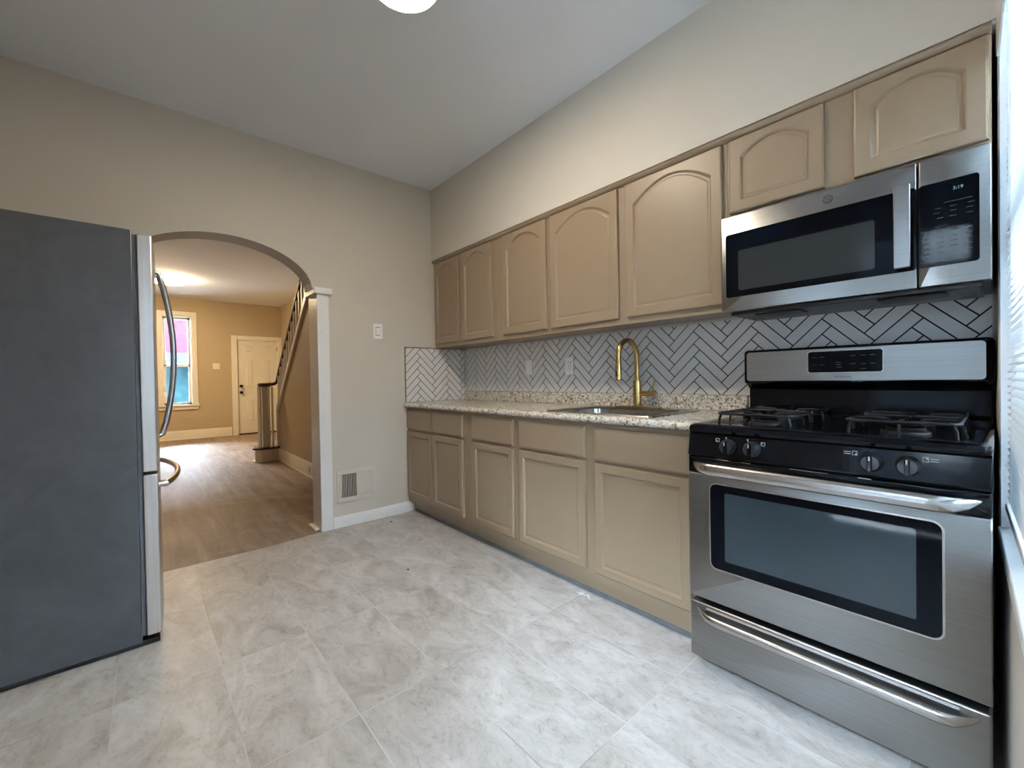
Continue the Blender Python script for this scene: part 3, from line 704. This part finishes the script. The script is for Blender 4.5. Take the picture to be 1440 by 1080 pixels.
# drawer
m = MB(); rpanel(m, XL+.002, XR-.002, .050, .2575, FY, -.66, .008, .006); dr = m.build('drawer', M_steel, rg, smooth=True)
def bow(z, y0, out, x0, x1, rz, ry, sag=0, n=28, ends=.10):
    P, RR = [], []
    for k in range(n+1):
        t = k/n; x = x0+(x1-x0)*t
        e_ = min(1, min(t, 1-t)/ends); e_ = math.sin(e_*math.pi/2)
        P.append((x, y0-out*e_, z-sag*e_)); RR.append(max(.15, e_**.6)*rz)
    return P, RR, ry/rz
P, RR, fl = bow(.2375, FY+.006, .034, 2.522, 3.240, .016, .010, .020)
MB().tube(P, RR, 12, fl).build('drawer_handle', M_handle, dr, smooth=True)
m = MB(); m.prism([(FY+.0005, .248), (FY+.0005, .205), (FY-.003, .212), (FY-.005, .242)], lambda u, v_, h: (h, u, v_), 2.56, 3.20); m.build('finger_ledge', M_steel, dr)
# door: black top band and stainless field with window
m = MB(); rpanel(m, XL+.001, XR-.001, .277, .740, FY, -.66, .004, .004); dd = m.build('oven_door', M_steel, rg, smooth=True)
m = MB(); rpanel(m, XL+.001, XR-.001, .7405, .802, FY, -.66, .004, .006); m.build('door_band', M_black, dd, smooth=True)
m = MB(); m.prism(rrect(2.574, 3.176, .400, .714, .026, 6), XZ, FY+.001, FY-.0012); m.build('window_bezel', M_handle, dd)
m = MB(); m.prism(rrect(2.579, 3.171, .405, .709, .022, 6), XZ, FY-.0005, FY-.0022); m.build('window_frame', M_blackglass, dd)
m = MB(); m.prism(rrect(2.629, 3.122, .440, .683, .006, 3), XZ, FY-.002, FY-.0028); m.build('window_glass', M_ovenglass, dd)
P, RR, fl = bow(.779, FY+.004, .052, 2.514, 3.242, .021, .012, .010)
MB().tube(P, RR, 14, fl).build('door_handle', M_handle, dd, smooth=True)
for x0, x1 in ((2.70, 2.715), (2.83, 2.93), (3.00, 3.03)): MB().box(x0, x1, -.7168, -.715, .7985, .8005).build('vent_slot', M_handle, dd)
# control panel, slanted, with knobs
m = MB(); m.prism([(-.60, .803), (-.712, .803), (-.716, .808), (-.700, .888), (-.694, .892), (-.60, .892)], lambda u, v_, h: (h, u, v_), XL, XR)
cp = m.build('control_panel', M_black, rg, bevel=.003)
def kn(x):
    z = .848; y = -.7085
    m = MB(); m.lathe([(.027, y+.004), (.027, y-.003), (.0255, y-.006), (.0255, y-.008), (.022, y-.022), (.020, y-.026), (.001, y-.027)], (x, 0, z), 24, 'y'); k = m.build('knob', M_blackm, cp, smooth=True)
    m = MB(); m.box(x-.0055, x+.0055, y-.036, y-.020, z-.022, z+.022); m.build('knob_grip', M_black, k, bevel=.002)
    MB().box(x-.0015, x+.0015, y-.0368, y-.034, z+.008, z+.020).build('pointer', M_print, k)
for x in (2.640, 2.718, 3.030, 3.107): kn(x)
def mark(x, z, dot, lines=0):
    y = -.7045; a = .0062; m = MB()
    for q in ((x-a, x+a, z-a, z-a+.0012), (x-a, x+a, z+a-.0012, z+a), (x-a, x-a+.0012, z-a, z+a), (x+a-.0012, x+a, z-a, z+a)): m.box(q[0], q[1], y-.0012, y+.002, q[2], q[3])
    dx, dz = dot; m.box(x+dx*a*.55-.0022, x+dx*a*.55+.0022, y-.0014, y+.002, z+dz*a*.5-.002, z+dz*a*.5+.002)
    if lines:
        for dz in (.003, -.003):
            xx = x+lines*.0175; m.box(xx-.008, xx+.008, y-.0012, y+.002, z+dz-.0007, z+dz+.0007)
    m.build('burner_symbol', M_print, cp)
mark(2.602, .868, (-1, -1)); mark(2.750, .868, (-1, 1)); mark(2.992, .868, (1, -1), -1); mark(3.140, .868, (1, 1), 1)
for x in (2.632, 2.704): MB().prism([(x-.003, .880), (x+.003, .880), (x, .872)], XZ, -.7075, -.703).build('pointer_mark', M_print, cp)
# cooktop
m = MB(); m.rings([rr3(XL-.002, XR+.0, -.712, -.06, .02, .893), rr3(XL-.003, XR+.001, -.716, -.06, .022, .903), rr3(XL-.001, XR, -.712, -.06, .022, .915), rr3(XL+.010, XR-.010, -.698, -.06, .02, .921),
                   rr3(XL+.045, XR-.045, -.640, -.085, .03, .921), rr3(XL+.055, XR-.055, -.630, -.095, .03, .913)])
ck = m.build('cooktop', M_black, rg, smooth=True)
for bx_, by, br in ((2.68, -.47, .045), (2.68, -.21, .036), (3.075, -.47, .048), (3.075, -.21, .036)):
    m = MB(); m.lathe([(br+.012, .913), (br+.010, .919), (br, .921), (br, .929), (br-.004, .931), (.001, .9315)], (bx_, by, 0), 24); b = m.build('burner', M_iron, ck, smooth=True)
    MB().lathe([(br-.006, .9312), (br-.004, .936), (br-.008, .939), (.001, .940)], (bx_, by, 0), 24).build('burner_cap', M_black, b, smooth=True)
def grate(cx, cy, w_, d_, z=.955):
    t = .0045; m = MB()
    a, b, c_, e = cx-w_/2, cx+w_/2, cy-d_/2, cy+d_/2
    loop = [(u, v_, z) for u, v_ in rrect(a, b, c_, e, .02, 4)]; loop.append(loop[0])
    m.tube(loop, t+.001, 8, 1, (0, 0, 1), False)
    for (x, y) in ((a, c_), (b, c_), (a, e), (b, e)):
        sx, sy = (1 if x < cx else -1), (1 if y < cy else -1)
        m.tube([(x+sx*.012, y+sy*.003, z), (x+sx*.006, y+sy*.001, z-.02), (x+sx*.004, y+sy*.001, .9145)], t, 8)
    for (x, y, ux, uy, ln) in ((cx, c_, 0, 1, d_*.34), (cx, e, 0, -1, d_*.34), (a, cy, 1, 0, w_*.32), (b, cy, -1, 0, w_*.32)):
        m.tube([(x, y, z), (x+ux*ln*.5, y+uy*ln*.5, z+.002), (x+ux*ln, y+uy*ln, z), (x+ux*(ln+.008), y+uy*(ln+.008), z-.006)], t, 8)
        m.tube([(x+ux*.004, y+uy*.004, z), (x-ux*.003, y-uy*.003, z-.02), (x-ux*.004, y-uy*.004, .9145)], t*.9, 8)
    m.build('grate', M_iron, ck, smooth=True)
for cx in (2.68, 3.075):
    for cy in (-.475, -.215): grate(cx, cy, .245, .245)
# backguard
BY = -.165
m = MB(); m.prism([(-.03, .90), (-.155, .90), (-.155, .935), (-.120, .945), (-.118, 1.035), (-.140, 1.050), (BY+.01, 1.058), (-.06, 1.066), (-.03, 1.066)], lambda u, v_, h: (h, u, v_), XL+.004, XR-.004)
bgd = m.build('backguard', M_black, rg, bevel=.003)
m = MB(); g = lambda d, y: [(u, y, v_) for u, v_ in rrect(XL+d-.003, XR-d+.002, 1.058+d, 1.213-d, .016, 5)]
m.rings([g(0, -.035), g(0, BY+.008), g(.003, BY+.002), g(.008, BY)]); bf = m.build('console_frame', M_black, bgd, smooth=True)
m = MB(); m.prism(rrect(2.506, 3.240, 1.073, 1.202, .012, 5), XZ, BY+.001, BY-.0015); cs = m.build('console', M_steel, bgd)
m = MB(); m.prism(rrect(2.742, 2.984, 1.103, 1.194, .010, 5), XZ, BY-.001, BY-.0025); m.build('display_trim', M_handle, cs)
m = MB(); m.prism(rrect(2.745, 2.981, 1.106, 1.191, .009, 5), XZ, BY-.001, BY-.0035); dp = m.build('display_glass', M_blackglass, cs)
m = MB()
for x, z in ((2.768, 1.168), (2.793, 1.168), (2.768, 1.137), (2.793, 1.137), (2.846, 1.145), (2.848, 1.136), (2.850, 1.126), (2.893, 1.170), (2.893, 1.138), (2.925, 1.170), (2.952, 1.170), (2.925, 1.137), (2.952, 1.138), (2.925, 1.118)):
    m.box(x-.008, x+.008, BY-.0040, BY-.003, z-.0012, z+.0012)
m.build('panel_lettering', M_printd, dp)
text('FRIGIDAIRE', (2.861, BY-.0018, 1.087), .0115, M_letter, cs, 'brand_lettering')

# ================================================================ MICROWAVE
MX0, MX1, MZ0, MZ1, MY = 2.494, 3.2555, 1.367, 1.7655, -.40
mw = thing('microwave', ((MX0+MX1)/2, -.2, MZ0), 'stainless over-the-range microwave hung under the short cabinet', 'microwave')
MB().box(MX0+.003, MX1-.003, -.362, -.012, MZ0+.004, MZ1-.001).build('housing', M_blackm, mw)
m = MB(); rpanel(m, MX0, 3.0975, MZ0, MZ1-.002, MY, -.363, .003, .004); md = m.build('door', M_steel, mw, smooth=True)
m = MB(); m.prism(rrect(2.514, 3.0965, 1.425, 1.687, .010, 5), XZ, MY+.001, MY-.0015); m.build('door_glass', M_blackglass, md)
m = MB(); m.prism(rrect(2.563, 2.995, 1.450, 1.614, .008, 4), XZ, MY-.001, MY-.002); m.build('door_mesh_window', M_mwglass, md)
m = MB(); m.prism(rrect(3.046, 3.086, 1.432, 1.694, .004, 3), XZ, MY-.040, MY-.028); m.box(3.052, 3.080, MY-.03, MY-.0005, 1.440, 1.462).box(3.052, 3.080, MY-.03, MY-.0005, 1.664, 1.686)
m.build('door_handle', M_steel, md, bevel=.002)
# round script emblem
m = MB(); cx, cz, rr = 2.867, 1.725, .0135
for r_ in (rr,):
    loop = [(cx+r_*math.cos(2*math.pi*k/28), MY-.0006, cz+r_*math.sin(2*math.pi*k/28)) for k in range(29)]; m.tube(loop, .0009, 6, 1, (0, 1, 0), False)
for a in (45, 135, 225, 315): m.tube([(cx+(rr-.003)*math.cos(R(a+d_)), MY-.0006, cz+(rr-.003)*math.sin(R(a+d_))) for d_ in (-22, -8, 8, 22)], .0006, 5, 1, (0, 1, 0))
em = m.build('emblem', M_letter, md)
text('GE', (cx, MY-.0008, cz), .014, M_letter, em, 'emblem_lettering')
m = MB(); rpanel(m, 3.1015, MX1, MZ0, MZ1-.002, MY, -.363, .004, .004); mc = m.build('control_panel', M_steel, mw, smooth=True)
m = MB(); m.prism(rrect(3.1025, 3.2315, 1.427, 1.685, .009, 5), XZ, MY+.001, MY-.0015); cg = m.build('control_glass', M_blackglass, mc)
text('3:19', (3.188, MY-.0018, 1.655), .013, M_display, cg, 'clock_digits')
m = MB(); rnd = random.Random(3)
for z, xs3 in ((1.618, (3.165, 3.18, 3.195, 3.21)), (1.604, (3.145, 3.178, 3.215)), (1.590, (3.142, 3.178, 3.212)), (1.574, (3.150, 3.178, 3.212)), (1.548, (3.145, 3.16)), (1.532, (3.12, 3.15, 3.18, 3.21)), (1.516, (3.12, 3.15, 3.18, 3.21)), (1.5, (3.12, 3.15, 3.18, 3.21)), (1.484, (3.12, 3.15, 3.18, 3.21)), (1.468, (3.12, 3.15, 3.18, 3.21)), (1.45, (3.13, 3.165, 3.20))):
    for x in xs3: m.box(x-.007, x+.007, MY-.0022, MY-.001, z-.0009, z+.0009)
m.build('panel_lettering', M_printd, cg)
# underside
m = MB(); m.box(MX0+.02, MX1-.02, -.355, -.06, MZ0-.012, MZ0+.004); ub = m.build('underside', M_blackm, mw, bevel=.004)
for x0, x1 in ((2.60, 2.76), (2.99, 3.16)):
    m = MB(); m.box(x0, x1, -.33, -.22, MZ0-.018, MZ0-.012); m.build('grease_filter', M_iron, ub, bevel=.002)
for x in (2.55, 3.20): MB().box(x-.02, x+.02, -.20, -.12, MZ0-.015, MZ0-.012).build('task_light', M_rubber, ub)

# ================================================================ REFRIGERATOR
FX0, FX1, FY0, FYb, FYd, FZ = .022, .917, -3.0, -2.288, -2.226, 1.745
fr = thing('refrigerator', ((FX0+FX1)/2, -2.62, 0), 'tall grey-sided stainless french-door refrigerator beside the arch', 'refrigerator')
m = MB(); m.box(FX0, FX1, FY0, FYb, .022, FZ); m.build('cabinet', M_fridge, fr, bevel=.004)
MB().box(FX0+.02, FX1-.02, FY0+.03, FYd-.005, .0, .0215).build('base_grille', M_blackm, fr)
MB().box(FX0+.012, FX1-.012, FYb+.0005, FYb+.014, .045, FZ-.015).build('gasket', M_rubber, fr)
def fdoor(name, x0, x1, z0, z1):
    def yf(x):
        t = (x-(FX0+FX1)/2)/((FX1-FX0)/2); return FYd+.016*(1-t*t)
    n = 14; P = [(x0, FYb+.0145), (x1, FYb+.0145)]
    for k in range(n+1):
        x = x1+(x0-x1)*k/n; P.append((x, yf(x)))
    m = MB(); m.prism(P, XYZ, z0, z1); return m.build(name, M_steelv, fr, bevel=.004)
xm = (FX0+FX1)/2
du = fdoor('door', xm+.002, FX1, .735, FZ-.012); dv_ = fdoor('door', FX0, xm-.002, .735, FZ-.012); df = fdoor('freezer_drawer', FX0, FX1, .045, .722)
for dd_, x in ((du, xm+.045), (dv_, xm-.045)):
    P = [(x, FYd+.010, 1.665)]
    for k in range(17):
        t = k/16; P.append((x, FYd+.030+.052*math.sin(math.pi*t)**.8, 1.655-.80*t))
    P.append((x, FYd+.010, .845))
    MB().tube(P, .0125, 12, .9, (1, 0, 0)).build('door_handle', M_handle, dd_, smooth=True)
P = [(.86, FYd+.002, .668)]
for k in range(17):
    t = k/16; P.append((.86-.78*t, FYd+.028+.058*math.sin(math.pi*t)**.8, .668))
P.append((.08, FYd+.002, .668))
MB().tube(P, .0135, 12, .9).build('drawer_handle', M_handle, df, smooth=True)

# ================================================================ LAMPS
kl = thing('ceiling_light', (1.69, -1.435, ZC), 'round flush ceiling light glowing warm on the kitchen ceiling', 'ceiling light')
m = MB(); m.lathe([(.135, ZC-.001), (.145, ZC-.004), (.145, ZC-.046), (.139, ZC-.050), (.1385, ZC-.036), (.001, ZC-.035)], (1.69, -1.435, 0), 40); m.build('rim', M_white, kl, smooth=True)
m = MB(); m.lathe([(.138, ZC-.037), (.136, ZC-.045), (.12, ZC-.051), (.07, ZC-.055), (.001, ZC-.057)], (1.69, -1.435, 0), 40); m.build('diffuser', M_lampk, kl, smooth=True)
ll = thing('ceiling_light', (-5.5, -1.93, ZL), 'round flush ceiling light glowing in the living room beyond the arch', 'ceiling light')
m = MB(); m.lathe([(.17, ZL-.001), (.18, ZL-.004), (.18, ZL-.03), (.001, ZL-.031)], (-5.5, -1.93, 0), 36); m.build('rim', M_white, ll, smooth=True)
m = MB(); m.lathe([(.25, ZL-.032), (.255, ZL-.05), (.22, ZL-.075), (.12, ZL-.09), (.001, ZL-.092)], (-5.5, -1.93, 0), 36); m.build('diffuser', M_lampl, ll, smooth=True)

# ================================================================ BLIND
bd = thing('window_blind', tuple(MW @ Vector((1.1, .02, .70))), 'white horizontal slat blind covering the kitchen window beside the range', 'blind')
b0, b1 = WIN[0]+.045, WIN[1]-.02
m = MB(MW); m.box(b0-.02, b1+.01, .004, .045, WIN[3]-.05, WIN[3]-.012); m.build('head_rail', M_white, bd, bevel=.003)
m = MB(MW); m.box(b0-.02, b1+.01, -.006, .001, 2.035, WIN[3]-.012); m.build('valance', M_white, bd, bevel=.002)
m = MB(MW); z = .735
while z < WIN[3]-.06:
    P = []
    for k in range(5):
        t = k/4-.5; P.append((.022+t*.018, z+t*.019-.0022*(1-(2*t)**2)+.002))
    Q = P+[(a, b_-.0009) for a, b_ in P[::-1]]
    m.prism(Q, lambda u, v_, h: (h, u, v_), b0, b1); z += .0205
m.build('slats', M_slat, bd)
m = MB(MW); m.box(b0, b1, .008, .034, .690, .708); m.build('bottom_rail', M_white, bd, bevel=.003)
for s_ in (b0+.16, (b0+b1)/2, b1-.16):
    for n_ in (.0115, .0325): MB(MW).tube([(s_, n_, .70), (s_, n_, WIN[3]-.05)], .0007, 5).build('ladder_cord', M_white, bd)

# ================================================================ SMALL THINGS ON THE FLOOR
def crumb(name, x, y, r, mat, lab, cat, hgt=.004):
    m = MB(); rnd = random.Random(int(x*1000)); n = 9
    rs = [r*(.7+.6*rnd.random()) for _ in range(n)]
    ring = lambda k, z: [(x+rs[j]*k*math.cos(2*math.pi*j/n), y+rs[j]*k*math.sin(2*math.pi*j/n)*.8, z) for j in range(n)]
    m.rings([ring(1, .0003), ring(.95, hgt*.6), ring(.5, hgt)]); return tag(m.build(name, mat, smooth=True), lab, cat)
crumb('debris_speck', 1.007, -1.123, .008, M_void, 'small black speck on the pale floor tile in front of the cabinets', 'speck')
crumb('debris_speck', .151, -.828, .009, M_void, 'tiny black speck on the floor near the white baseboard', 'speck')
m = MB(); rnd = random.Random(5)
for k in range(7):
    a = rnd.random()*3.1; cx = 1.892+(rnd.random()-.5)*.07; cy = -.60+(rnd.random()-.5)*.018; l_ = .012+.02*rnd.random()
    dx, dy = l_*math.cos(a), l_*math.sin(a)*.4
    m.tube([(cx-dx, cy-dy, .0012), (cx, cy, .0016), (cx+dx, cy+dy, .0012)], [.0012, .003, .001], 6)
tag(m.build('plaster_scrap', M_white), 'white plaster scrap on the floor below the sink cabinet', 'scrap')
